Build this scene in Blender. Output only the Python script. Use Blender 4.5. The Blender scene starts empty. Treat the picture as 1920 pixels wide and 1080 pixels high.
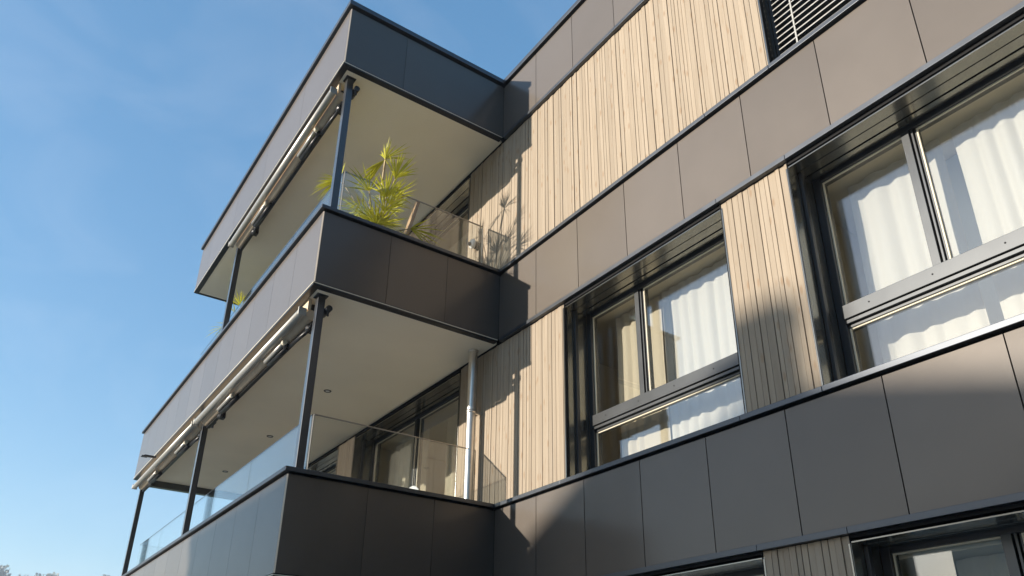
import bpy, bmesh, math, random
from mathutils import Vector, Matrix
R = math.radians
random.seed(7)
scene = bpy.context.scene
col = scene.collection

# ------------------------------------------------------------------ helpers
class MB:
    """collects shapes, linked as ONE mesh object"""
    def __init__(self): self.bm = bmesh.new()
    def box(self, x0, x1, y0, y1, z0, z1, rot=None, piv=None):
        if x1 < x0: x0, x1 = x1, x0
        if y1 < y0: y0, y1 = y1, y0
        if z1 < z0: z0, z1 = z1, z0
        vs = [self.bm.verts.new((x, y, z)) for x in (x0, x1) for y in (y0, y1) for z in (z0, z1)]
        for f in ((0,1,3,2),(4,6,7,5),(0,4,5,1),(2,3,7,6),(0,2,6,4),(1,5,7,3)):
            self.bm.faces.new([vs[i] for i in f])
        if rot is not None:
            p = Vector(piv) if piv else Vector(((x0+x1)/2,(y0+y1)/2,(z0+z1)/2))
            for v in vs: v.co = p + rot @ (v.co - p)
        return self
    def poly_prism(self, pts, off):
        """closed prism: polygon pts (3D) swept by vector off"""
        a = [self.bm.verts.new(p) for p in pts]
        b = [self.bm.verts.new(Vector(p)+Vector(off)) for p in pts]
        n = len(pts)
        self.bm.faces.new(a[::-1]); self.bm.faces.new(b)
        for i in range(n): self.bm.faces.new((a[i], a[(i+1)%n], b[(i+1)%n], b[i]))
        return self
    def tube(self, p0, p1, r0, r1=None, n=16, cap=True):
        p0, p1 = Vector(p0), Vector(p1); r1 = r0 if r1 is None else r1
        d = (p1-p0).normalized(); a = d.orthogonal().normalized(); b = d.cross(a)
        A=[];B=[]
        for i in range(n):
            t = 2*math.pi*i/n; o = a*math.cos(t)+b*math.sin(t)
            A.append(self.bm.verts.new(p0+o*r0)); B.append(self.bm.verts.new(p1+o*r1))
        for i in range(n):
            f = self.bm.faces.new((A[i],A[(i+1)%n],B[(i+1)%n],B[i])); f.smooth = True
        if cap: self.bm.faces.new(A[::-1]); self.bm.faces.new(B)
        return self
    def chain(self, pts, radii, n=8):
        for i in range(len(pts)-1): self.tube(pts[i], pts[i+1], radii[i], radii[i+1], n)
        return self
    def ball(self, c, r, sx=1, sy=1, sz=1, sub=2):
        bmesh.ops.create_icosphere(self.bm, subdivisions=sub, radius=r, matrix=Matrix.Translation(c) @ Matrix.Diagonal((sx,sy,sz,1)))
        return self
    def build(self, name, mat, parent=None, bevel=0, smooth=False, bevel_seg=2):
        bmesh.ops.recalc_face_normals(self.bm, faces=self.bm.faces)
        me = bpy.data.meshes.new(name); self.bm.to_mesh(me); self.bm.free()
        if smooth:
            for p in me.polygons: p.use_smooth = True
        me.materials.append(mat)
        o = bpy.data.objects.new(name, me); col.objects.link(o)
        if parent: o.parent = parent; o.matrix_parent_inverse = Matrix.Translation(parent_world(parent)).inverted()
        if bevel:
            m = o.modifiers.new('Bevel','BEVEL'); m.width = bevel; m.segments = bevel_seg; m.limit_method='ANGLE'; m.angle_limit=R(40)
        return o
def parent_world(o):
    # meshes are modelled in world coordinates, so only an Empty root carries an offset
    return Vector(o.location) if o.type=='EMPTY' else Vector((0,0,0))
def tag(o, label=None, cat=None, group=None, kind=None):
    if label: o['label'] = label
    if cat: o['category'] = cat
    if group: o['group'] = group
    if kind: o['kind'] = kind
    return o
def thing(name, label, cat, loc=(0,0,0), group=None, kind=None):
    o = bpy.data.objects.new(name, None); o.location = loc; o.empty_display_size = .2
    col.objects.link(o)
    return tag(o, label, cat, group, kind)

# ------------------------------------------------------------------ materials
def mat(name):
    m = bpy.data.materials.new(name); m.use_nodes = True
    return m, m.node_tree.nodes, m.node_tree.links, m.node_tree.nodes['Principled BSDF']
def simple(name, c, rough=.5, metal=0, spec=.5, coat=0, coat_r=.1, noise=0, nscale=6, bump=0, bscale=40):
    m, N, L, b = mat(name)
    b.inputs['Base Color'].default_value = (*c,1); b.inputs['Roughness'].default_value = rough
    b.inputs['Metallic'].default_value = metal; b.inputs['Specular IOR Level'].default_value = spec
    b.inputs['Coat Weight'].default_value = coat; b.inputs['Coat Roughness'].default_value = coat_r
    tc = N.new('ShaderNodeTexCoord')
    if noise:
        n = N.new('ShaderNodeTexNoise'); n.inputs['Scale'].default_value = nscale; n.inputs['Detail'].default_value = 6
        r = N.new('ShaderNodeMapRange'); r.inputs[1].default_value=.3; r.inputs[2].default_value=.7
        r.inputs[3].default_value = 1-noise; r.inputs[4].default_value = 1+noise
        mx = N.new('ShaderNodeVectorMath'); mx.operation='SCALE'; mx.inputs[0].default_value = c
        L.new(tc.outputs['Object'], n.inputs['Vector']); L.new(n.outputs['Fac'], r.inputs[0]); L.new(r.outputs[0], mx.inputs['Scale'])
        L.new(mx.outputs[0], b.inputs['Base Color'])
        r2 = N.new('ShaderNodeMapRange'); r2.inputs[3].default_value = rough*.85; r2.inputs[4].default_value = min(1,rough*1.15)
        L.new(n.outputs['Fac'], r2.inputs[0]); L.new(r2.outputs[0], b.inputs['Roughness'])
    if bump:
        n2 = N.new('ShaderNodeTexNoise'); n2.inputs['Scale'].default_value = bscale; n2.inputs['Detail'].default_value=3
        bp = N.new('ShaderNodeBump'); bp.inputs['Strength'].default_value = bump; bp.inputs['Distance'].default_value=.01
        L.new(tc.outputs['Object'], n2.inputs['Vector']); L.new(n2.outputs['Fac'], bp.inputs['Height']); L.new(bp.outputs[0], b.inputs['Normal'])
    return m
def panel_material():
    m, N, L, b = mat('bronze_panel')
    b.inputs['Metallic'].default_value = PANEL_METAL
    b.inputs['Coat Weight'].default_value = .65; b.inputs['Coat Roughness'].default_value = .18
    g = N.new('ShaderNodeNewGeometry'); tc = N.new('ShaderNodeTexCoord')
    n = N.new('ShaderNodeTexNoise'); n.inputs['Scale'].default_value=1.3; n.inputs['Detail'].default_value=8; n.inputs['Roughness'].default_value=.65
    L.new(tc.outputs['Object'], n.inputs['Vector'])
    r = N.new('ShaderNodeMapRange'); r.inputs[3].default_value=.93; r.inputs[4].default_value=1.07; L.new(g.outputs['Random Per Island'], r.inputs[0])
    v = N.new('ShaderNodeVectorMath'); v.operation='SCALE'; v.inputs[0].default_value = PANEL_C
    L.new(r.outputs[0], v.inputs['Scale']); L.new(v.outputs[0], b.inputs['Base Color'])
    r2 = N.new('ShaderNodeMapRange'); r2.inputs[1].default_value=.3; r2.inputs[2].default_value=.7; r2.inputs[3].default_value=PANEL_R-.03; r2.inputs[4].default_value=PANEL_R+.03
    L.new(n.outputs['Fac'], r2.inputs[0]); L.new(r2.outputs[0], b.inputs['Roughness'])
    return m
PANEL_C = (.122,.105,.090); PANEL_R = .66; PANEL_METAL = .88
def wood_material():
    m, N, L, b = mat('spruce_boards')
    g = N.new('ShaderNodeNewGeometry'); tc = N.new('ShaderNodeTexCoord')
    mp = N.new('ShaderNodeMapping'); mp.inputs['Scale'].default_value = (38,38,1.6)
    # shift the grain for each board so no two are alike
    cmb = N.new('ShaderNodeCombineXYZ'); mul = N.new('ShaderNodeMath'); mul.operation='MULTIPLY'; mul.inputs[1].default_value=53
    L.new(g.outputs['Random Per Island'], mul.inputs[0]); L.new(mul.outputs[0], cmb.inputs['Z'])
    add = N.new('ShaderNodeVectorMath'); add.operation='ADD'
    L.new(tc.outputs['Object'], add.inputs[0]); L.new(cmb.outputs[0], add.inputs[1]); L.new(add.outputs[0], mp.inputs['Vector'])
    n = N.new('ShaderNodeTexNoise'); n.inputs['Scale'].default_value=1; n.inputs['Detail'].default_value=5; n.inputs['Distortion'].default_value=.6
    L.new(mp.outputs[0], n.inputs['Vector'])
    cr = N.new('ShaderNodeValToRGB'); e = cr.color_ramp.elements
    e[0].position=.2; e[0].color=(.285,.225,.163,1); e[1].position=.75; e[1].color=(.360,.297,.226,1)
    L.new(n.outputs['Fac'], cr.inputs[0])
    # board to board tone
    r = N.new('ShaderNodeMapRange'); r.inputs[3].default_value=.86; r.inputs[4].default_value=1.04; L.new(g.outputs['Random Per Island'], r.inputs[0])
    sc = N.new('ShaderNodeVectorMath'); sc.operation='SCALE'; L.new(cr.outputs[0], sc.inputs[0]); L.new(r.outputs[0], sc.inputs['Scale'])
    # knots
    mp2 = N.new('ShaderNodeMapping'); mp2.inputs['Scale'].default_value=(14,14,4.5); L.new(add.outputs[0], mp2.inputs['Vector'])
    vo = N.new('ShaderNodeTexVoronoi'); vo.inputs['Scale'].default_value=1; L.new(mp2.outputs[0], vo.inputs['Vector'])
    kr = N.new('ShaderNodeMapRange'); kr.inputs[1].default_value=.10; kr.inputs[2].default_value=.24; kr.inputs[3].default_value=.6; kr.inputs[4].default_value=0
    L.new(vo.outputs['Distance'], kr.inputs[0])
    mx = N.new('ShaderNodeMix'); mx.data_type='RGBA'; L.new(kr.outputs[0], mx.inputs[0]); L.new(sc.outputs[0], mx.inputs[6]); mx.inputs[7].default_value=(.24,.15,.085,1)
    L.new(mx.outputs[2], b.inputs['Base Color']); b.inputs['Roughness'].default_value=.72; b.inputs['Specular IOR Level'].default_value=.25
    bp = N.new('ShaderNodeBump'); bp.inputs['Strength'].default_value=.35; bp.inputs['Distance'].default_value=.004
    L.new(n.outputs['Fac'], bp.inputs['Height']); L.new(bp.outputs[0], b.inputs['Normal'])
    return m
def glass_material(name, tint, f0=.04, rough=0.0, gain=1.0):
    m = bpy.data.materials.new(name); m.use_nodes=True; N=m.node_tree.nodes; L=m.node_tree.links
    N.remove(N['Principled BSDF']); out = N['Material Output']
    lw = N.new('ShaderNodeLayerWeight'); lw.inputs['Blend'].default_value=.5
    pw = N.new('ShaderNodeMath'); pw.operation='POWER'; pw.inputs[1].default_value=5; L.new(lw.outputs['Facing'], pw.inputs[0])
    ma = N.new('ShaderNodeMath'); ma.operation='MULTIPLY_ADD'; ma.inputs[1].default_value=(1-f0)*gain; ma.inputs[2].default_value=f0; ma.use_clamp=True
    L.new(pw.outputs[0], ma.inputs[0])
    t = N.new('ShaderNodeBsdfTransparent'); t.inputs[0].default_value=(*tint,1)
    gl = N.new('ShaderNodeBsdfGlossy'); gl.inputs['Roughness'].default_value=rough; gl.inputs['Color'].default_value=(1,1,1,1)
    mix = N.new('ShaderNodeMixShader'); L.new(ma.outputs[0], mix.inputs[0]); L.new(t.outputs[0], mix.inputs[1]); L.new(gl.outputs[0], mix.inputs[2])
    L.new(mix.outputs[0], out.inputs['Surface'])
    return m
def cloth_material(name, c, transl=.35):
    m = bpy.data.materials.new(name); m.use_nodes=True; N=m.node_tree.nodes; L=m.node_tree.links
    N.remove(N['Principled BSDF']); out=N['Material Output']
    tc=N.new('ShaderNodeTexCoord'); wv=N.new('ShaderNodeTexNoise'); wv.inputs['Scale'].default_value=160
    mp=N.new('ShaderNodeMapping'); mp.inputs['Scale'].default_value=(1,1,.15); L.new(tc.outputs['Object'],mp.inputs[0]); L.new(mp.outputs[0],wv.inputs['Vector'])
    r=N.new('ShaderNodeMapRange'); r.inputs[3].default_value=.93; r.inputs[4].default_value=1.05; L.new(wv.outputs['Fac'],r.inputs[0])
    v=N.new('ShaderNodeVectorMath'); v.operation='SCALE'; v.inputs[0].default_value=c; L.new(r.outputs[0],v.inputs['Scale'])
    d=N.new('ShaderNodeBsdfDiffuse'); t=N.new('ShaderNodeBsdfTranslucent'); mx=N.new('ShaderNodeMixShader'); mx.inputs[0].default_value=transl
    L.new(v.outputs[0],d.inputs[0]); L.new(v.outputs[0],t.inputs[0]); L.new(d.outputs[0],mx.inputs[1]); L.new(t.outputs[0],mx.inputs[2]); L.new(mx.outputs[0],out.inputs[0])
    return m
def leaf_material(name, c0, c1):
    m, N, L, b = mat(name)
    g=N.new('ShaderNodeNewGeometry'); cr=N.new('ShaderNodeValToRGB'); e=cr.color_ramp.elements
    e[0].color=(*c0,1); e[1].color=(*c1,1); L.new(g.outputs['Random Per Island'],cr.inputs[0]); L.new(cr.outputs[0],b.inputs['Base Color'])
    b.inputs['Roughness'].default_value=.45
    t=N.new('ShaderNodeBsdfTranslucent'); L.new(cr.outputs[0],t.inputs[0]); mx=N.new('ShaderNodeMixShader'); mx.inputs[0].default_value=.35
    out=N['Material Output']; L.new(b.outputs[0],mx.inputs[1]); L.new(t.outputs[0],mx.inputs[2]); L.new(mx.outputs[0],out.inputs[0])
    return m

M = dict(
    coping=simple('pale_grey_coping',(.09,.097,.108),.42,.9,.5,noise=.06,nscale=5),
    rail=simple('grey_window_rail',(.075,.079,.083),.38,.8,.5,noise=.05,nscale=4),
    woodback=simple('dark_batten_gap',(.19,.15,.11),.9,0,.1,noise=.1),
    panel=panel_material(), wood=wood_material(),
    dark=simple('anthracite_metal',(.055,.056,.06),.38,.55,.5,coat=.8,coat_r=.12,noise=.08,nscale=3),
    frame=simple('anthracite_frame',(.04,.041,.044),.40,.35,.5,noise=.06,nscale=4),
    reveal=simple('glossy_reveal',(.22,.215,.195),.2,.85,.6,noise=.05,nscale=3),
    black=simple('black_backing',(.012,.012,.013),.8,0,.2,noise=.1),
    soffit=simple('cream_soffit',(.88,.80,.64),.8,0,.2,noise=.03,nscale=1.5,bump=.05,bscale=180),
    soffit_inner=simple('interior_plaster',(.62,.56,.44),.9,0,.2,noise=.03),
    glass=glass_material('window_glass',(.97,.98,.975),.13,0,1.0),
    rail_glass=glass_material('railing_glass',(.94,.955,.95),.085,0,1.0),
    curtain=cloth_material('white_curtain',(.78,.74,.66),.35),
    sheer=cloth_material('sky_reflection_sheer',(.60,.66,.72),.3),  # blue tint stands in for sky reflected in the pane
    beige=cloth_material('cream_curtain',(.74,.65,.50),.3),
    alu=simple('brushed_aluminium',(.40,.385,.35),.42,.6,.5,noise=.05,nscale=20),
    cream=simple('cream_awning_fabric',(.66,.53,.38),.8,0,.2,noise=.05,nscale=8),
    arm=simple('black_arm_metal',(.02,.02,.022),.35,.3,.5,noise=.1),
    zinc=simple('stainless_pipe',(.74,.70,.64),.33,.9,.5,noise=.08,nscale=9),
    corner=simple('corner_highlight_metal',(.40,.34,.27),.45,.4,.5,noise=.05),  # pale tone stands in for sun catching the corner edge
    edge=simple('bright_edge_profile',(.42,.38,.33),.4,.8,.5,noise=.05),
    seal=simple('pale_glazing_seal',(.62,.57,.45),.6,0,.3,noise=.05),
    deck=simple('balcony_floor_tiles',(.55,.52,.47),.8,0,.3,noise=.1,nscale=2),
    leaf=leaf_material('palm_leaf',(.44,.45,.035),(.74,.69,.08)),
    stalk=simple('palm_stalk',(.42,.33,.20),.7,0,.3,noise=.2,nscale=20),
    trunk=simple('palm_trunk',(.14,.10,.07),.9,0,.2,noise=.35,nscale=40,bump=.5,bscale=60),
    pot=simple('terracotta_pot',(.40,.20,.12),.75,0,.3,noise=.1),
    soil=simple('potting_soil',(.05,.035,.025),1,0,.1,noise=.3,nscale=30),
    plank=simple('weathered_plank',(.36,.24,.14),.75,0,.3,noise=.3,nscale=16,bump=.4,bscale=30),
    white=simple('white_plastic',(.80,.80,.80),.4,0,.5,noise=.02),
    render=simple('pale_house_render',(.33,.32,.30),.9,0,.2,noise=.05,nscale=2,bump=.1,bscale=60),
    tiles=simple('clay_roof_tiles',(.22,.11,.075),.85,0,.2,noise=.25,nscale=5,bump=.4,bscale=14),
    concrete=simple('concrete_core',(.35,.34,.32),.9,0,.2,noise=.06),
)
lamp_m, N_, L_, b_ = mat('lamp_lens'); b_.inputs['Base Color'].default_value=(.75,.75,.72,1); b_.inputs['Roughness'].default_value=.15

# ------------------------------------------------------------------ levels (metres; z = 0 is the top of the lowest panel band)
D = 2.275                      # balcony depth
BAND = {'low':(-.888,0.0), 'mid':(2.034,2.90), 'top':(5.046,5.915)}
J = .739                       # panel width
XL, XR = -8.95, 6.84
GROUND = -3.75
bld = thing('apartment_building','modern three-storey apartment block in bronze panels and pale vertical wooden boards with stacked balconies','apartment building',(0,0,GROUND))

def part(mb, name, m, parent=bld, **k): return mb.build(name, m, parent, **k)

# --- panel bands along the facade
for key,(zb,zt) in BAND.items():
    xs = {'low':XL,'mid':XL,'top':-6.72}[key]
    b = MB(); x = 0.0
    k = 0
    while x < XR-.05:
        b.box(x+(.004 if k else .002), min(x+J,XR)-.004, 0, .022, zb, zt); x += J; k += 1
    band = part(b,'panel_band',M['panel'])
    c = MB()
    co = .02 if key!='top' else .035
    h = .042 if key!='top' else .07
    # coping lip in lengths with butt joints
    xj = [0.0365]
    for s in (1.17, 3.33, 4.03, 6.15, XR): xj.append(s)
    for a,bb in zip(xj[:-1], xj[1:]):
        c.box(a+.0015, bb-.0015, -.036, (.40 if key=='top' else .03), zt+co, zt+co+h)
    part(c,'coping',M['coping'],band,bevel=.003)
    t = MB()
    for a,bb in zip(xj[:-1], xj[1:]): t.box(a+.0015, bb-.0015, -.018, .026, zb-.046, zb-.003)
    part(t,'drip_trim',M['coping'],band,bevel=.002)
    k_ = MB(); k_.box(xs, XR, .024, .42, zb-.04, zt+co-.002)
    part(k_,'backing_wall',M['black'],band)

# --- wooden boarding
def boards(x0, x1, z0, z1, y=.03, seed=0, xcut=None):
    rnd = random.Random(seed); b = MB(); x = x0
    while x < x1-.012:
        w = rnd.choice((.040,.048,.048,.054,.062,.070))
        if x+w > x1-.02: w = x1-x
        dy = rnd.choice((0,0,.003,-.003,.005))
        b.box(x+.001, x+w-.003, y+dy, y+.03, z0, z1)
        x += w
    return b
def wood_wall(x0, x1, z0, z1, seed):
    o = part(boards(x0, x1, z0, z1, seed=seed), 'wood_cladding', M['wood'], bevel=.0015, bevel_seg=1)
    k = MB(); k.box(x0, x1, .062, .42, z0-.02, z1+.02); part(k,'backing_wall',M['woodback'],o)
    
    for xa in (x0-.006,x1): part(MB().box(xa,xa+.006,.022,.062,z0,z1),'edge_strip',M['black'],o)
    return o
zL0,zL1 = .066,1.985
zT0,zT1 = 2.968,4.997
zG0,zG1 = GROUND,-.936
P = 2.815                        # window rhythm
W0, WW = 1.2, 2.135
wood_wall(-.90, W0, -.75, zL1, 1)
wood_wall(-4.68,-4.03, -.75, zL1, 2)
for i in range(2):
    xa = W0+WW+i*P
    wood_wall(xa+.006, xa+.68-.006, zL0, zL1, 10+i)
    wood_wall(xa+.006, xa+.68-.006, zG0, zG1, 20+i)
wood_wall(-8.95, W0, zG0, zG1, 30)
wood_wall(-.87, 4.012, zT0, zT1, 40)
wood_wall(6.156, XR-.012, zT0, zT1, 41)

# --- windows
def window(x0, x1, zb, zt, split=True, transom=True, frac=.315, yf=.38, name='window', slots=True):
    """deep-set window: metal reveal with blind slots, frame, mullion, transom rail, panes"""
    f = .066
    fr = MB()
    fr.box(x0+.002, x0+f, yf-.05, yf+.05, zb, zt+.05); fr.box(x1-f, x1-.002, yf-.05, yf+.05, zb, zt+.05)
    fr.box(x0+f, x1-f, yf-.045, yf+.05, zt-.035, zt+.05); fr.box(x0+f, x1-f, yf-.05, yf+.05, zb, zb+.07)
    win = part(fr, name, M['frame'], bevel=.003)
    xm = x0+f+frac*(x1-x0)
    rv = MB()
    # jamb linings in two leaves with a shadow gap, header in three strips with slots
    for s,xx in ((1,x0),(-1,x1)):
        rv.box(xx-s*.02, xx+s*.002, .024, .145, zb, zt); rv.box(xx-s*.02, xx+s*.002, .19, yf-.055, zb, zt)
    for ya,yb in ((.028,.132),(.140,.232),(.250,yf-.055)):
        rv.box(x0-.02, x1+.02, ya, yb, zt, zt+.012)
    rv.box(x0-.02, x1+.02, .03, yf-.05, zb-.02, zb-.001)
    part(rv,'reveal_lining',M['reveal'],win,bevel=.002)
    bk = MB(); bk.box(x0-.06,x0-.024,.07,.45,zb-.02,zt+.02); bk.box(x1+.024,x1+.06,.07,.45,zb-.02,zt+.02); bk.box(x0,x1,.03,.45,zt+.03,zt+.07)
    part(bk,'reveal_backing',M['black'],win)
    for s,xx in ((1,x0),(-1,x1)):
        g = MB(); g.box(xx+s*.004, xx+s*.032, .148, .187, zb, zt-.004); part(g,'guide_rail',M['frame'],win,bevel=.003)
    def pane(xa, xb, za, zc):
        p = MB(); p.box(xa, xb, yf-.006, yf+.006, za, zc); part(p,'pane',M['glass'],win)
        s = MB(); w=.011
        s.box(xa,xa+w,yf-.018,yf-.007,za,zc); s.box(xb-w,xb,yf-.018,yf-.007,za,zc); s.box(xa+w,xb-w,yf-.018,yf-.007,zc-w,zc); s.box(xa+w,xb-w,yf-.018,yf-.007,za,za+w)
        part(s,'glazing_seal',M['seal'],win)
    zt_p = zt-.035; zb_p = zb+.07
    if transom:
        t0,t1 = zb+.585, zb+.695
        t = MB(); t.box(x0+f,x1-f,yf-.075,yf+.05,t0,t1); t.box(x0+f,x1-f,yf-.060,yf+.05,t0-.034,t0-.006); t.box(x0+f,x1-f,yf-.030,yf+.05,t0-.058,t0-.0345)
        tr = part(t,'transom_rail',M['rail'],win,bevel=.002)
        for i in range(int((x1-x0)/.46)):
            xx = x0+f+.21+i*.46
            part(MB().tube((xx,yf-.0735,t0+.055),(xx,yf-.0775,t0+.055),.006,n=12),'drain_cap',M['black'],win)
        pane(x0+f, x1-f, zb_p, t0-.058)
        zb_p = t1
    if split:
        m = MB(); m.box(xm, xm+.058, yf-.05, yf+.05, zb_p, zt_p); m.box(xm+.066, xm+.082, yf-.035, yf+.05, zb_p, zt_p); m.box(xm+.088, xm+.10, yf-.02, yf+.05, zb_p, zt_p)
        part(m,'mullion',M['rail'],win,bevel=.002)
        pane(x0+f, xm, zb_p, zt_p); pane(xm+.10, x1-f, zb_p, zt_p)
    else: pane(x0+f, x1-f, zb_p, zt_p)
    return win
for i in range(2):
    window(W0+i*P, W0+i*P+WW, .066, 1.93)
    window(W0+i*P, W0+i*P+WW, -2.85, -.985)
for i in (1,):
    window(W0+i*P, W0+i*P+WW, 2.97, 4.95)
# balcony doors
window(-4.03+.01, -.92+.01, -.74, 1.93, transom=False, frac=.42, name='patio_door')
window(-8.90, -4.69, -.74, 1.93, transom=False, frac=.5, name='patio_door')
window(-4.0, -.88, 2.2, 4.95, transom=False, frac=.42, name='patio_door')
window(-6.7, -4.1, 2.2, 4.95, transom=False, frac=.5, name='patio_door')
t = MB(); t.box(-4.1,-4.0,.03,.45,2.2,4.99); part(t,'pier',M['black'])

# --- rooms behind the glass
s = MB()
for za,zb in ((-1.05,-.74),(1.965,2.18)): s.box(XL, XR, .43, 7, za, zb)
s.box(-6.72, XR, .43, 7, 4.99, 5.6)
part(s,'floor_slab',M['soffit_inner'])
s = MB(); s.box(XL,XR,5,5.2,-.735,1.96); s.box(-6.72,XR,5,5.2,2.185,4.985); s.box(XL,XR,5,5.2,GROUND,-1.055)
for x in (XL+.02,-4.4,.2,3.66,XR-.15):
    s.box(x,x+.1,.46,4.99,-.735,1.96); s.box(x,x+.1,.46,4.99,GROUND,-1.055)
    if x>-6.7: s.box(x,x+.1,.46,4.99,2.185,4.985)
s.box(-6.70,-6.6,.46,4.99,2.185,4.985)
part(s,'room_wall',M['soffit_inner'])
s = MB(); s.box(XL,XR,6.9,7.05,GROUND,5.9); s.box(XL-.0,XL+.012,.43,6.88,GROUND,2.0); s.box(XR-.02,XR,.43,6.88,GROUND,5.6); part(s,'rear_wall',M['concrete'])
s = MB(); s.box(-6.72,XR,.41,6.88,5.61,5.68); part(s,'roof',M['concrete'])

# --- balconies
def balcony(key, L, joints_end, joints_front, floor=True, far_beam=False):
    zb, zt = BAND[key]
    top = key=='top'
    co, h = (.035,.07) if top else (.02,.042)
    f = MB(); g=.0022; ch=.011
    xs = [0-ch]+[-j for j in joints_front]+[-L]
    for a,bq in zip(xs[:-1],xs[1:]): f.box(bq+g, a-(g if a<-ch else 0), -D, -D+.02, zb, zt)
    ys = [-D+ch]+sorted(-j for j in joints_end)+[-.002]
    for a,bq in zip(ys[:-1],ys[1:]): f.box(-.02, 0, a+(g if a>-D+ch else 0), bq-g, zb, zt)
    # corner strip coloured paler to paint in a sunlit edge highlight
    f.box(-L, -L+.02, -D+.021, -.002, zb, zt)
    fas = part(f,'balcony_fascia',M['panel'])
    part(MB().poly_prism([(-ch+.0005,-D-.001,zb),(.001,-D+ch-.0005,zb),(-.019,-D+ch-.0005,zb),(-ch+.0005,-D+.019,zb)],(0,0,zt-zb)),'corner_highlight',M['corner'],fas)
    bk = MB(); bk.box(-L+.022,-.022,-D+.022,-D+.20,zb+.004,zt+co-.002); bk.box(-.20,-.022,-D+.202,-.003,zb+.004,zt+co-.002); bk.box(-L+.022,-L+.2,-D+.202,-.003,zb+.004,zt+co-.002)
    part(bk,'parapet_core',M['black'],fas)
    c = MB(); w=.30; yc=.40 if top else .028
    z0,z1 = zt+co, zt+co+h
    c.poly_prism([(.036,-D-.036,z0),(-L-.036,-D-.036,z0),(-L-.036,-D+w,z0),(-w,-D+w,z0),(-w,yc,z0),(.036,yc,z0)],(0,0,h))
    part(c,'coping',M['coping'],fas,bevel=.003)
    tr = MB()
    # drip trim: bright upstand and dark return under the fascia
    tr.box(-L, .006, -D-.006, -D+.07, zb-.042, zb-.012); tr.box(-.07,.006,-D+.0705,-.02,zb-.042,zb-.012)
    tr.box(-L, -L+.05, -D+.0705, -.02, zb-.042, zb-.012)
    part(tr,'drip_trim',M['arm'],fas,bevel=.002)
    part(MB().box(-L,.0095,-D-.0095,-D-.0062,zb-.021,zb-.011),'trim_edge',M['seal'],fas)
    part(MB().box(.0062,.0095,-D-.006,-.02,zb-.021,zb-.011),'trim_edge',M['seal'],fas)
    s = MB(); s.box(-L+.05,-.0705,-D+.0705,.02,zb-.030,zb+.003)
    part(s,'soffit',M['soffit'],fas)
    if far_beam:
        s = MB(); s.box(-L+.051,-L+.17,-D+.12,0,zb-.15,zb-.031); part(s,'edge_beam',M['dark'],fas)
    if floor:
        s = MB(); s.box(-L+.21,-.21,-D+.21,.02,zb+.01,zb+.13); part(s,'balcony_floor',M['deck'],fas)
    else:
        s = MB(); s.box(-L+.21,-.21,-D+.21,.02,zt-.3,zt-.2); part(s,'balcony_roof',M['deck'],fas)
    return fas
b_top = balcony('top', 6.72, (1.497,), (1.5,2.99,4.48,5.97), floor=False)
b_mid = balcony('mid', 8.95, (.735,1.468), (.75,1.5,2.25,3.0,3.75,4.5,5.25,6.0,6.75,7.5,8.25), far_beam=True)
b_low = balcony('low', 8.95, (.735,1.468), (.75,1.5,2.25,3.0,3.75,4.5,5.25,6.0,6.75,7.5,8.25))
def post(x, z0, z1, parent):
    p = MB(); w=.08
    p.box(x-w, x, -2.15, -2.07, z0, z1-.012)
    o = part(p,'balcony_post',M['dark'],parent,bevel=.004)
    q = MB(); q.box(x-w-.02, x+.02, -2.17, -2.05, z1-.012, z1); q.box(x-w-.015,x+.015,-2.165,-2.055,z0,z0+.008) ; part(q,'post_plate',M['dark'],parent)
for x in (-.17,-4.42): post(x, 2.963, 5.016, b_mid)
for x in (-.17,-4.50,-8.78): post(x, .063, 2.004, b_low)

# --- downpipe in front of the boards, part of the building
p = MB(); p.tube((-.385,-.105,-.75),(-.385,-.105,2.003),.052,n=32,cap=False)
dp = part(p,'downpipe',M['zinc'])
q = MB(); q.tube((-.385,-.105,1.20),(-.385,-.105,1.235),.057,n=32); q.box(-.40,-.37,-.055,.03,1.205,1.23); q.tube((-.385,-.105,1.985),(-.385,-.105,2.0035),.062,n=32)
part(q,'pipe_bracket',M['zinc'],dp)

# ------------------------------------------------------------------ glass railings
def railing(name, label, zc, L, joints, far=True):
    t = thing(name,label,'glass railing',(-.36,-1.98,zc))
    ztop = zc+.78
    zlow = zc-.25
    xs = [-.375]+[-j for j in joints]+[-L]
    for a,b in zip(xs[:-1],xs[1:]):
        p = MB(); p.box(b+.006,a-.006,-1.986,-1.974,zlow,ztop); p.build('pane',M['rail_glass'],t)
    p = MB(); p.box(-.366,-.354,-1.965,-.05,zlow,ztop); p.build('pane',M['rail_glass'],t)
    if far:
        p = MB(); p.box(-L-.01,-L+.002,-1.965,-.05,zlow,ztop); p.build('pane',M['rail_glass'],t)
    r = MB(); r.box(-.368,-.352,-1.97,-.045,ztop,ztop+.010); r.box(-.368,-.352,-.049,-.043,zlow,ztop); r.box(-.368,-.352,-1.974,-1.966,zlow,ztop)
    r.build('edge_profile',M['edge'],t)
    r = MB(); r.box(-L,-.37,-1.984,-1.976,ztop,ztop+.006)
    if far: r.box(-L-.008,-L,-1.97,-.05,ztop,ztop+.006)
    r.build('top_strip',M['frame'],t)
    ch = MB(); ch.box(-L-.03,-.34,-2.0,-1.96,zlow-.05,zlow+.03); ch.box(-.385,-.335,-1.955,-.05,zlow-.05,zlow+.03); ch.build('base_channel',M['frame'],t)
    return t
railing('glass_railing','frameless clear glass railing on the middle balcony, in front of the fan palm', 2.962+.05, 6.6, (2.0,3.7,5.4))
railing('glass_railing','frameless clear glass railing on the lower balcony, in front of the patio door and downpipe', .062-.09+.0, 8.6, (2.3,3.95,5.3,6.9))

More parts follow.
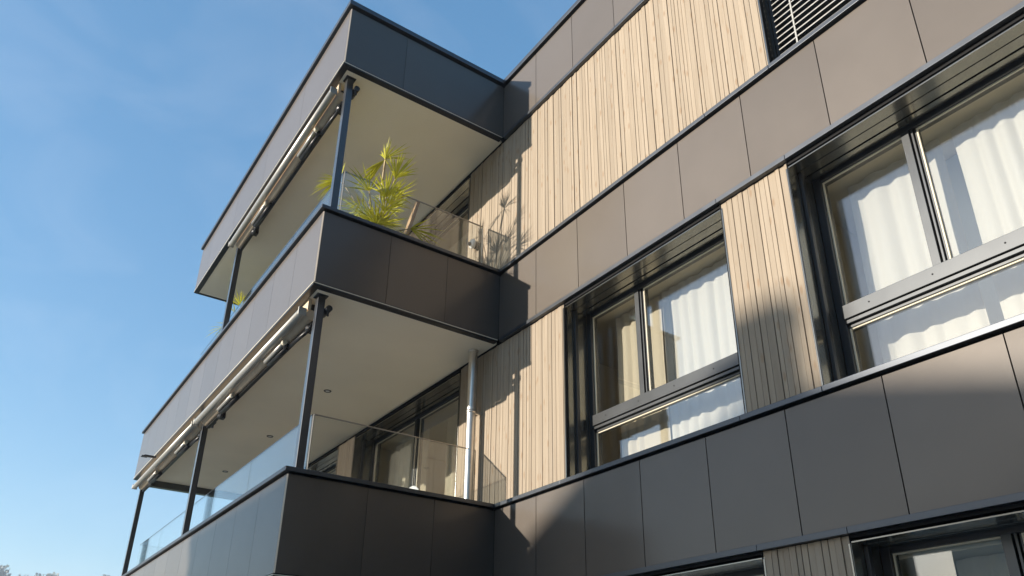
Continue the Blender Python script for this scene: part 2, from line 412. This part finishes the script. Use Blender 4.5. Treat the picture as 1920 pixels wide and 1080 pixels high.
# ------------------------------------------------------------------ awnings
def awning(label, x0, x1, zs, arms=2):
    """folding-arm awning, closed, hung under a balcony soffit between two posts"""
    t = thing('folding_awning',label,'awning',(x0,-2.1,zs),group='closed folding-arm awnings under the balconies')
    def one(name, mb, m, par=t, **k): return mb.build(name, m, par, **k)
    one('mounting_board', MB().box(x0+.02,x1-.02,-2.198,-2.165,zs-.135,zs-.001), M['cream'])
    one('fabric_roll', MB().tube((x0+.03,-2.145,zs-.178),(x1-.03,-2.145,zs-.178),.054,n=28), M['cream'])
    fb = one('front_bar', MB().tube((x0,-2.258,zs-.188),(x1,-2.258,zs-.188),.043,n=24), M['alu'])
    for xa,xb in ((x0-.014,x0-.0005),(x1+.0005,x1+.014)):
        one('end_cap', MB().box(xa,xb,-2.303,-2.213,zs-.234,zs-.142), M['alu'], fb, bevel=.008)
    one('torsion_bar', MB().box(x0+.05,x1-.05,-2.125,-2.085,zs-.27,zs-.236), M['arm'])
    L = x1-x0
    for a0,a1,xj in ((x1-.72,x1-1.30,x1-.16),(x1-.62*L,x1-.78*L,x1-.83*L)):
        sg = 1 if xj>a0 else -1
        ao = one('arm', MB().tube((a0,-2.195,zs-.262),(a1,-2.195,zs-.268),.024,n=16), M['alu'])
        e = MB(); e.tube((a0,-2.135,zs-.285),(a1,-2.15,zs-.29),.03,n=14)
        e.tube((xj,-2.11,zs-.30),((a0 if sg>0 else a1),-2.13,zs-.285),.020,n=12)
        e.ball((xj,-2.105,zs-.275),.045,1.4,1,1); e.ball(((a0 if sg>0 else a1),-2.16,zs-.275),.034,1.5,1,1)
        e.box(xj-.05,xj+.05,-2.12,-2.05,zs-.31,zs-.25)
        one('elbow', e, M['arm'], ao, smooth=False)
        one('bracket', MB().box(xj-.035,xj+.035,-2.12,-2.05,zs-.30,zs-.002), M['arm'])
        one('arm_sleeve', MB().tube((a0+sg*.02,-2.195,zs-.262),(a0+sg*.07,-2.195,zs-.262),.029,n=16), M['seal'], ao)
    g = MB(); g.tube((x1-.02,-2.03,zs-.15),(x1+.17,-2.03,zs-.15),.034,n=16); g.tube((x1+.14,-2.03,zs-.15),(x1+.14,-2.03,zs-.23),.012,n=10)
    one('gear_box', g, M['arm'])
    return t
awning('closed cream awning with silver front bar under the topmost balcony', -4.40, -.30, 5.016)
awning('closed cream awning with silver front bar under the middle balcony, next to the corner', -4.42, -.30, 2.004)
awning('closed cream awning with silver front bar under the middle balcony, between the two outer posts', -8.75, -4.56, 2.004)

# sensor arm sticking out under the fascia
t = MB(); t.box(-7.12,-7.07,-2.46,-2.27,1.945,1.978); t.box(-7.15,-7.04,-2.50,-2.40,1.94,1.955)
o = t.build('wind_sensor',M['frame'],bevel=.006); tag(o,'small dark arm sticking out below the middle balcony fascia near its far end','sensor')

# ------------------------------------------------------------------ recessed spotlights
def spot(x, y, z, label):
    t = thing('recessed_spotlight',label,'spotlight',(x,y,z),group='recessed spotlights in the middle balcony soffit')
    m = MB()
    n=24
    for i in range(n):
        a0,a1=2*math.pi*i/n,2*math.pi*(i+1)/n
        q=[]
        for (r,dz) in ((.052,-.001),(.047,-.008),(.034,-.006),(.030,-.001)): q.append([(x+r*math.cos(a),y+r*math.sin(a),z+dz) for a in (a0,a1)])
        for k in range(3):
            m.bm.faces.new([m.bm.verts.new(v) for v in (q[k][0],q[k][1],q[k+1][1],q[k+1][0])])
    m.build('trim_ring',M['arm'],t)
    m = MB(); m.tube((x,y,z-.0045),(x,y,z-.001),.030,n=20); m.build('lens',lamp_m,t)
for x,lb in ((-2.63,'round recessed spotlight in the soffit, nearest the corner post'),(-4.95,'round recessed spotlight in the soffit, beside the inner post, second from the corner'),(-7.36,'round recessed spotlight in the soffit, nearest its far end')):
    spot(x,-1.03,2.004,lb)

# ------------------------------------------------------------------ curtains
def curtain(label, x0, x1, z0, z1, m, y=.66, amp=.014, wl=.14, seed=0, group=None):
    rnd=random.Random(seed); bm=bmesh.new()
    n=int((x1-x0)/.008); nz=14; rows=[]
    ph=rnd.random()*6; w2=rnd.uniform(.7,1.5)
    for j in range(nz+1):
        z=z0+(z1-z0)*j/nz; r=[]
        for i in range(n+1):
            x=x0+(x1-x0)*i/n
            u=x/wl*2*math.pi+ph+1.7*math.sin(x*3.1*w2+ph)+1.3*math.sin(x*7.7+2*ph)+.6*math.sin(x*17.0+3*ph)+.12*math.sin(z*2.2+x*4)
            a=amp*(.80+.45*math.sin(x*5.3+ph)+.40*math.sin(x*11.9+1.7*ph))*(1-.25*j/nz)
            yy=y+a*(math.sin(u)+.25*math.sin(2*u+1))+.006*math.sin(z*5+x*9)
            r.append(bm.verts.new((x+.012*math.sin(u*1.0+1.2),yy,z)))
        rows.append(r)
    for j in range(nz):
        for i in range(n):
            f=bm.faces.new((rows[j][i],rows[j][i+1],rows[j+1][i+1],rows[j+1][i])); f.smooth=True
    me=bpy.data.meshes.new('curtain'); bm.to_mesh(me); bm.free(); me.materials.append(m)
    o=bpy.data.objects.new('curtain',me); col.objects.link(o)
    return tag(o,label,'curtain',group)
curtain('cream curtain behind the narrow left pane of the window beside the wooden corner wall',1.32,1.98,-.70,1.95,M['beige'],seed=3)
curtain('white pleated curtain behind the wide pane of the window beside the wooden corner wall',2.0,3.50,-.70,1.95,M['curtain'],seed=4)
curtain('white pleated curtain behind the window on the outer side of the wooden pier, left half',4.13,4.86,-.70,1.95,M['curtain'],seed=5)
curtain('white pleated curtain behind the window on the outer side of the wooden pier, right half',4.95,6.3,-.70,1.95,M['curtain'],seed=6)
curtain('added sheer curtain, tinted blue for reflected sky, deeper in the room inside the window beyond the wooden pier',4.14,6.12,-.70,1.95,M['sheer'],seed=15,wl=.21,y=.95,amp=.012)
curtain('pale curtain behind the patio door of the lower balcony',-2.45,-1.0,-.70,1.95,M['beige'],seed=8,wl=.17,y=.75)
curtain('pale curtain behind the door leaf next to the wooden strip on the lower balcony',-3.95,-3.0,-.70,1.95,M['beige'],seed=9,wl=.17,y=.75)
curtain('beige curtain behind the patio door of the middle balcony',-3.9,-1.0,2.2,4.97,M['beige'],seed=12,wl=.17,y=.75)
curtain('grey-white curtain behind the bottom window to the right of the lowest wooden pier',4.3,6.3,-3.7,-1.06,M['curtain'],seed=10,wl=.15)
curtain('grey-white curtain behind the bottom window to the left of the lowest wooden pier',1.4,3.4,-3.7,-1.06,M['curtain'],seed=11,wl=.15)

# ------------------------------------------------------------------ venetian blind at the top
bl = thing('venetian_blind','closed-down dark venetian blind with thin slat edges coloured bright as if sunlit in the topmost window','venetian blind',(5.08,.12,2.97))
s = MB(); z=3.0
while z < 4.88:
    s.box(4.055,6.11,.135,.195,z,z+.0035,rot=Matrix.Rotation(R(-18),3,'X')); z+=.066
s_lip = MB(); z=3.0
while z < 4.88:
    s_lip.box(4.055,6.11,.131,.1345,z+.005,z+.017); z+=.066
s_lip.build('slat_edge_highlights',M['alu'],bl)  # paler lips paint in the sunlit front edges of the dark slats
while False:
    pass
s.build('slats',M['dark'],bl)
for x in (4.23,5.08,5.93): MB().box(x-.007,x+.007,.126,.129,2.985,4.95).build('ladder_tape',M['alu'],bl)
s = MB(); s.box(4.05,6.115,.135,.2,2.974,2.99); s.build('bottom_bar',M['frame'],bl)

# ------------------------------------------------------------------ fan palms
def palm(label, base, leaves, hub_h, seed, pot_r=.24):
    x,y,z = base
    t = thing('fan_palm',label,'palm',base)
    rnd=random.Random(seed)
    p=MB(); n=28
    prof=[(pot_r*.72,0),(pot_r*.80,.02),(pot_r,.40),(pot_r*1.07,.40),(pot_r*1.07,.45),(pot_r*.97,.45),(pot_r*.95,.40)]
    for (ra,za),(rb,zb) in zip(prof[:-1],prof[1:]): p.tube((x,y,z+za),(x,y,z+zb+1e-5),ra,rb,n=n,cap=False)
    p.build('pot',M['pot'],t)
    p=MB(); p.tube((x,y,z+.36),(x,y,z+.405),pot_r*.955,n=n); p.build('soil',M['soil'],t)
    p=MB(); p.chain([(x,y,z+.40),(x+.01,y,z+.40+(hub_h-.40)*.5),(x,y,z+hub_h)],[.055,.06,.045],n=12); p.build('trunk',M['trunk'],t)
    for (hx,hy,hz,dx,dy,dz,ln,nb,spread) in leaves:
        hub=Vector((hx,hy,hz)); d=Vector((dx,dy,dz)).normalized()
        st=MB(); c0=Vector((x,y,z+hub_h-.03)); mid=(c0+hub)*.5+Vector((0,0,.10*(hub-c0).length))
        pts=[]; 
        for k in range(7):
            u=k/6; pts.append((1-u)**2*c0+2*u*(1-u)*mid+u*u*hub)
        st.chain(pts,[.011-.0008*k for k in range(7)],n=6)
        stalk=st.build('leaf_stalk',M['stalk'],t)
        side=d.cross(Vector((0,0,1)))
        if side.length<.2: side=d.cross(Vector((0,1,0)))
        side.normalize(); side=(side+Vector((rnd.uniform(-.3,.3),rnd.uniform(-.5,.5),rnd.uniform(-.4,.4)))).normalized()
        side=(side-d*side.dot(d)).normalized(); nrm=d.cross(side)
        lf=MB()
        for k in range(nb):
            a=(k/(nb-1)-.5)*R(spread)+rnd.uniform(-.04,.04)
            dd=(d*math.cos(a)+side*math.sin(a)+nrm*rnd.uniform(-.10,.10)).normalized()
            w=(nrm.cross(dd)).normalized()
            l=ln*(1-.28*abs(a)/R(max(spread,1)/2))*rnd.uniform(.85,1.08); wd=ln*.023
            droop=rnd.uniform(.05,.34)*l; prev=None
            for q in range(5):
                u=q/4; c=hub+dd*(l*u)+Vector((0,0,-droop*u*u))
                ww=wd*(.45+1.1*u if u<.5 else 1.0*(1-u)*1.9+.04)
                fold=nrm*ww*.35
                row=[lf.bm.verts.new(c-w*ww+fold),lf.bm.verts.new(c),lf.bm.verts.new(c+w*ww+fold)]
                if prev:
                    lf.bm.faces.new((prev[0],prev[1],row[1],row[0])); lf.bm.faces.new((prev[1],prev[2],row[2],row[1]))
                prev=row
        o=lf.build('leaf',M['leaf'],stalk)
    return t
PX,PY,PZ=-.60,-1.42,2.17
rl=random.Random(5)
LV=[(-.38,-1.48,4.23, .05,.0,1, .40,10,75),(-.37,-1.48,4.23, 1,.25,.12, .46,9,70),(-.39,-1.48,4.22, -1,-.25,-.12, .58,8,24),(-.37,-1.47,4.22, .5,.6,-.5,.34,5,60)]
for k in range(17):
    az=k*2.399+rl.uniform(-.3,.3); el=rl.uniform(-.15,1.1); rr=rl.uniform(.20,.52)
    cx_,cy_,cz_=PX+.12,PY-.02,3.22+.30*rl.random()
    dx,dy,dz=math.cos(az)*math.cos(el),math.sin(az)*math.cos(el),math.sin(el)
    LV.append((cx_+dx*rr,cy_+dy*rr*.8,cz_+dz*rr,dx,dy,dz*.9,rl.uniform(.38,.50),rl.choice((9,10,12)),rl.uniform(90,140)))
for dx,dy,dz in ((.6,-.5,.5),(-.3,-.8,.5),(.2,-.7,.75),(.9,-.1,.35),(-.7,-.2,.7),(.4,.5,.6),(.7,-.6,.05)):
    LV.append((PX+.2+dx*.10,PY-.05+dy*.10,3.18+dz*.12,dx,dy,dz,.40,12,125))
for dx,dy,dz in ((-.9,-.6,-.05),(-.8,-.7,-.45),(-.1,-.1,1),(-.8,-.5,.45)):
    LV.append((-1.0,-1.80,4.16,dx,dy,dz,.40,9,55))
palm('bushy yellow-green fan palm on the middle balcony beside the corner post, behind the glass railing',(PX,PY,PZ),LV,1.05,3)
LV2=[(-5.35+dx*.3,-1.75+dy*.3,4.0+dz*.25,dx,dy,dz,.38,11,120) for dx,dy,dz in ((.2,.1,1),(.6,-.1,.8),(-.5,-.1,.9),(.9,.2,.3),(-.9,-.1,.3),(-.8,-.4,-.1),(.5,.5,.5),(-.3,.6,.6),(-.9,.2,-.3))]
palm('distant small fan palm on the middle balcony, half hidden behind the inner post',(-5.35,-1.7,PZ),LV2,1.45,9)

# leaning plank
pl = MB()
a,b_=Vector((-.75,-1.25,2.17)),Vector((-.75,-.82,4.08))
d=(b_-a); rot=Vector((0,0,1)).rotation_difference(d.normalized()).to_matrix()
pl.box(a.x-.05,a.x+.05,a.y-.022,a.y+.022,a.z,a.z+d.length,rot=rot,piv=a)
o=pl.build('wooden_plank',M['plank'],bevel=.004); tag(o,'narrow brown wooden plank leaning on the middle balcony between palm and wall','plank')

# wall lamp
wl = thing('wall_lamp','small round pale wall lamp on the wooden boards behind the palm','wall lamp',(-.6,.02,3.66))
m_=MB(); m_.tube((-.6,.029,3.66),(-.6,-.02,3.66),.05,n=24); m_.build('wall_plate',M['frame'],wl)
m_=MB(); m_.ball((-.6,-.05,3.665),.058,1,.75,1.25,3); m_.build('lamp_globe',M['white'],wl,smooth=True)
m_=MB(); m_.tube((-.6,-.05,3.655),(-.6,-.11,3.645),.026,n=16); m_.build('lamp_cap',M['arm'],wl)

# white chair on the lower balcony, only its rounded back shows
ch = thing('garden_chair','white garden chair with rounded back on the lower balcony, just showing above the coping','chair',(-.75,-.85,-.75))
m_=MB(); m_.ball((-.75,-.62,.10),.235,1,.10,.98,3); m_.build('backrest',M['white'],ch,smooth=True)
m_=MB(); m_.box(-.97,-.53,-1.06,-.62,-.33,-.29); m_.build('seat',M['white'],ch,bevel=.015)
for sx in (-.95,-.57):
    for sy in (-1.03,-.66):
        m_=MB(); m_.tube((sx,sy,-.75),(sx,sy,-.33),.018,.02,n=10); m_.build('leg',M['white'],ch)
for sx in (-.92,-.58):
    m_=MB(); m_.tube((sx,-.65,-.30),(sx,-.62,.0),.016,n=10); m_.build('back_post',M['white'],ch)

# ------------------------------------------------------------------ sun, neighbouring house (it throws the soft gabled shadow)
S = Vector((.26,1.0,-.215)).normalized()      # direction the light travels
T_ = 30.0
def back(x,z,y=-30.0):
    t=y/S.y if False else (y)/S.y
    return Vector((x+S.x*t, y, z+S.z*t))
nh = thing('neighbour_house','pale rendered house with a tiled gable roof and chimney across the yard, behind the viewer','house',(-5,-35,GROUND))
ap=back(2.95,.87); le=back(-.2,-.83); kn=back(3.79,.19); re_=back(6.6,-.64)
m_=MB(); m_.poly_prism([(le.x+.4,-30.3,GROUND),(re_.x-.4,-30.3,GROUND),(re_.x-.4,-30.3,re_.z+.05),(kn.x,-30.3,kn.z-.22),(ap.x,-30.3,ap.z-.25),(le.x+.4,-30.3,le.z+.05)],(0,-10,0)); hw=m_.build('wall',M['render'],nh)
m_=MB()
m_.poly_prism([tuple(ap),tuple(le),(le.x,le.y,le.z-.2),(ap.x,ap.y,ap.z-.2)],(0,-10.6,0)); m_.poly_prism([(ap.x+.001,ap.y,ap.z),(ap.x+.001,ap.y,ap.z-.2),(kn.x,kn.y,kn.z-.2),tuple(kn)],(0,-10.6,0)); m_.poly_prism([(kn.x+.001,kn.y,kn.z),(kn.x+.001,kn.y,kn.z-.2),(re_.x,re_.y,re_.z-.2),tuple(re_)],(0,-10.6,0))
rf=m_.build('roof',M['tiles'],nh)
c0=back(3.12,.93,-32); c1=back(3.79,.93,-32)
m_=MB(); m_.box(c0.x,c1.x,-32.5,-32,ap.z-2.2,c0.z); m_.box(c0.x-.06,c1.x+.06,-32.56,-31.94,c0.z-.18,c0.z-.08); m_.build('chimney',M['render'],rf)
for (wx,wz) in ((-8.0,-1.5),(-4.0,-1.5),(-6.2,2.0),(-4.0,2.0)):
    m_=MB(); m_.box(wx,wx+1.1,-30.29,-30.24,wz,wz+1.4); w_=m_.build('window',M['glass'],nh)
    m_=MB(); m_.box(wx-.08,wx,-30.29,-30.22,wz-.08,wz+1.48); m_.box(wx+1.1,wx+1.18,-30.29,-30.22,wz-.08,wz+1.48); m_.box(wx,wx+1.1,-30.29,-30.22,wz+1.4,wz+1.48); m_.box(wx,wx+1.1,-30.29,-30.22,wz-.08,wz); m_.build('frame',M['white'],w_)
# flat-roofed wing
wl_=back(-2.75,-.42); wr_=back(.75,-.42)
ng = thing('flat_roof_annex','low pale flat-roofed annex beside the gabled house across the yard','annex',((wl_.x+wr_.x)/2,-33,GROUND))
m_=MB(); m_.box(wl_.x,wr_.x,-36,-30.4,GROUND,wl_.z-.2); m_.build('wall',M['render'],ng)
m_=MB(); m_.box(wl_.x-.1,wr_.x+.1,-36.1,-30.2,wl_.z-.199,wl_.z); m_.build('roof',M['concrete'],ng)

# dark unseen conifers, added to block sky light from the balcony ends
cf=leaf_material('conifer_needles',(.012,.022,.012),(.035,.055,.025))
ctrunk=simple('conifer_bark',(.07,.05,.035),.95,0,.2,noise=.3,nscale=20,bump=.5,bscale=20)
def blocker_tree(x,y,h,seed):
    rnd=random.Random(seed)
    t=thing('blocker_tree','tall dark tree, added out of view to block sky light from the balcony ends','tree',(x,y,GROUND),group='unseen trees added to block sky light')
    m_=MB(); m_.tube((x,y,GROUND),(x,y,GROUND+h*.97),.28,.03,n=10); m_.build('trunk',ctrunk,t)
    m_=MB()
    for k in range(1500):
        u=rnd.random()**.8; zz=GROUND+.6+u*(h-.6); R_=(1-u)*h*.24*rnd.uniform(.45,1.0)+.12; a=rnd.uniform(0,2*math.pi)
        c=Vector((x+R_*math.cos(a),y+R_*math.sin(a),zz-R_*.25)); o_=Vector((math.cos(a),math.sin(a),-.35)).normalized(); sd=Vector((-math.sin(a),math.cos(a),rnd.uniform(-.4,.4)))
        l=rnd.uniform(.35,.75); w_=l*.42
        vs=[m_.bm.verts.new(p) for p in (c-o_*l*.5,c+sd*w_,c+o_*l,c-sd*w_)]; m_.bm.faces.new(vs)
    m_.build('crown',cf,t)
for k,(x,y,h) in enumerate(((15.5,-19,15),(17,-15,17),(15.8,-11,15.5),(17.2,-7,18),(15.6,-3,16),(17,1.5,17.5),(15.5,6,16),(19.5,-17,17),(20,-9,19),(20,0,18))): blocker_tree(x,y,h,k)

# ------------------------------------------------------------------ ground, hill, far wood
gm, GN, GL, gb = mat('meadow_ground')
tc=GN.new('ShaderNodeTexCoord'); n=GN.new('ShaderNodeTexNoise'); n.inputs['Scale'].default_value=.4; n.inputs['Detail'].default_value=8
cr=GN.new('ShaderNodeValToRGB'); cr.color_ramp.elements[0].color=(.06,.08,.03,1); cr.color_ramp.elements[1].color=(.13,.14,.05,1)
GL.new(tc.outputs['Object'],n.inputs['Vector']); GL.new(n.outputs['Fac'],cr.inputs[0]); GL.new(cr.outputs[0],gb.inputs['Base Color']); gb.inputs['Roughness'].default_value=.95
m_=MB(); m_.box(-900,900,-900,900,GROUND-.5,GROUND); g=m_.build('ground',gm); tag(g,kind='structure')
pav=simple('gravel_paving',(.50,.475,.43),.95,0,.2,noise=.15,nscale=4,bump=.4,bscale=25)
m_=MB(); m_.box(-28,34,-27,.02,GROUND+.002,GROUND+.006); g=m_.build('paved_yard',pav); tag(g,kind='structure')
bm=bmesh.new(); rows=[]; rnd=random.Random(2)
for i in range(41):
    x=-180-i*8; r=[]
    for j in range(81):
        y=-400+j*10
        u=i/40; h=41*math.sin(math.pi*u)**1.2+3*math.sin(y*.021)*math.sin(math.pi*u)+2*math.sin(y*.05+x*.03)*math.sin(math.pi*u)
        edge=min(1,(400-abs(y))/150); r.append(bm.verts.new((x,y,GROUND-.3+h*max(0,edge))))
    rows.append(r)
for i in range(40):
    for j in range(80): bm.faces.new((rows[i][j],rows[i][j+1],rows[i+1][j+1],rows[i+1][j])).smooth=True
bmesh.ops.recalc_face_normals(bm,faces=bm.faces)
me=bpy.data.meshes.new('hill'); bm.to_mesh(me); bm.free(); me.materials.append(gm); o=bpy.data.objects.new('hill',me); col.objects.link(o); tag(o,kind='structure')
# woodland along the crest: loose leaf clumps round many crowns
wm=leaf_material('haze_tinted_foliage',(.17,.21,.20),(.28,.33,.30))  # leaf colour lightened and greyed to paint in distance haze
m_=MB(); 
for k in range(190):
    y=rnd.uniform(-130,160); x=rnd.uniform(-345,-305); h=rnd.uniform(3.0,5.2)+1.6*math.sin(y*.16)+1.0*math.sin(y*.37); zb=GROUND+39.4+1.2*math.sin(y*.045)
    rr=rnd.uniform(2,3.6)
    for q in range(120):
        v=Vector((rnd.gauss(0,1),rnd.gauss(0,1),rnd.gauss(0,1))).normalized()*rr*rnd.uniform(.35,1.05); v.z*=h/rr*.55
        c=Vector((x,y,zb+h*.6))+v; s_=rnd.uniform(.35,.8)
        u=Vector((rnd.gauss(0,1),rnd.gauss(0,1),rnd.gauss(0,1))).normalized(); w=u.orthogonal().normalized()
        vs=[m_.bm.verts.new(c+a_) for a_ in (u*s_,w*s_,-u*s_,-w*s_)]; m_.bm.faces.new(vs)
o=m_.build('distant_woods',wm); tag(o,'wooded ridge low on the horizon, leaves tinted pale for haze','woods',kind='stuff')

# ------------------------------------------------------------------ air
hz=bpy.data.materials.new('haze_air'); hz.use_nodes=True; HN=hz.node_tree.nodes; HN.remove(HN['Principled BSDF'])
pv=HN.new('ShaderNodeVolumePrincipled'); pv.inputs['Color'].default_value=(.80,.88,1,1); pv.inputs['Density'].default_value=.0012; pv.inputs['Anisotropy'].default_value=0.2
hz.node_tree.links.new(pv.outputs[0],HN['Material Output'].inputs['Volume'])
o=MB().box(-910,910,-910,910,GROUND-1.5,47).build('haze',hz); tag(o,kind='stuff')

# ------------------------------------------------------------------ sky and sun
w=bpy.data.worlds.new('World'); scene.world=w; w.use_nodes=True; N=w.node_tree.nodes; L=w.node_tree.links
bg=N['Background']; sky=N.new('ShaderNodeTexSky'); sky.sky_type='NISHITA'; sky.sun_disc=False
to_sun=-S; elev=math.asin(to_sun.z); sky.sun_elevation=elev; sky.sun_rotation=math.atan2(to_sun.x,to_sun.y)
sky.air_density=1.0; sky.dust_density=.9; sky.ozone_density=2.0; sky.altitude=400
# thin wisps of cirrus
tc=N.new('ShaderNodeTexCoord'); mp=N.new('ShaderNodeMapping'); mp.inputs['Scale'].default_value=(1.6,3.2,5.5); mp.inputs['Rotation'].default_value=(R(20),R(25),R(35))
nz=N.new('ShaderNodeTexNoise'); nz.inputs['Scale'].default_value=1.5; nz.inputs['Detail'].default_value=6; nz.inputs['Roughness'].default_value=.52; nz.inputs['Distortion'].default_value=.5
L.new(tc.outputs['Generated'],mp.inputs[0]); L.new(mp.outputs[0],nz.inputs['Vector'])
cr=N.new('ShaderNodeValToRGB'); cr.color_ramp.elements[0].position=.50; cr.color_ramp.elements[0].color=(0,0,0,1); cr.color_ramp.elements[1].position=.85; cr.color_ramp.elements[1].color=(.05,.05,.05,1)
L.new(nz.outputs['Fac'],cr.inputs[0])
mx=N.new('ShaderNodeMix'); mx.data_type='RGBA'; L.new(cr.outputs[0],mx.inputs[0]); L.new(sky.outputs[0],mx.inputs[6]); mx.inputs[7].default_value=(7,7.6,8.2,1)
gm_=N.new('ShaderNodeGamma'); gm_.inputs['Gamma'].default_value=.66; L.new(mx.outputs[2],gm_.inputs['Color'])
hs=N.new('ShaderNodeHueSaturation'); hs.inputs['Saturation'].default_value=1.50; hs.inputs['Value'].default_value=1.42; L.new(gm_.outputs[0],hs.inputs['Color']); L.new(hs.outputs[0],bg.inputs['Color']); bg.inputs['Strength'].default_value=.15
sl=bpy.data.lights.new('sun','SUN'); sl.energy=4.8; sl.angle=R(.53); sl.color=(1,.91,.78)
so=bpy.data.objects.new('sun',sl); col.objects.link(so); so.rotation_euler=S.to_track_quat('-Z','Y').to_euler(); so.location=(-10,-40,12)

# ------------------------------------------------------------------ camera
cam=bpy.data.cameras.new('camera'); co=bpy.data.objects.new('camera',cam); col.objects.link(co)
pi_,ro,ya=R(24.62),R(.81),R(55.51)
fw=Vector((-math.sin(ya)*math.cos(pi_),math.cos(ya)*math.cos(pi_),math.sin(pi_)))
r=Vector((math.cos(ya),math.sin(ya),0)); u=r.cross(fw)
r2=r*math.cos(ro)+u*math.sin(ro); u2=-r*math.sin(ro)+u*math.cos(ro)
mw=Matrix((r2,u2,-fw)).transposed().to_4x4(); mw.translation=Vector((6.809,-4.482,-2.009)); co.matrix_world=mw
cam.sensor_width=36; cam.lens=1452.4/1920*36; cam.shift_y=(681.7-540)/1920; cam.clip_end=3000; cam.clip_start=.05
scene.camera=co
scene.view_settings.view_transform='Standard'; scene.view_settings.look='None'; scene.view_settings.exposure=1.0; scene.view_settings.gamma=1
scene.cycles.max_bounces=10; scene.cycles.transparent_max_bounces=24; scene.cycles.diffuse_bounces=5; scene.cycles.glossy_bounces=5
scene.cycles.use_denoising=True
scene.cycles.sample_clamp_indirect=6
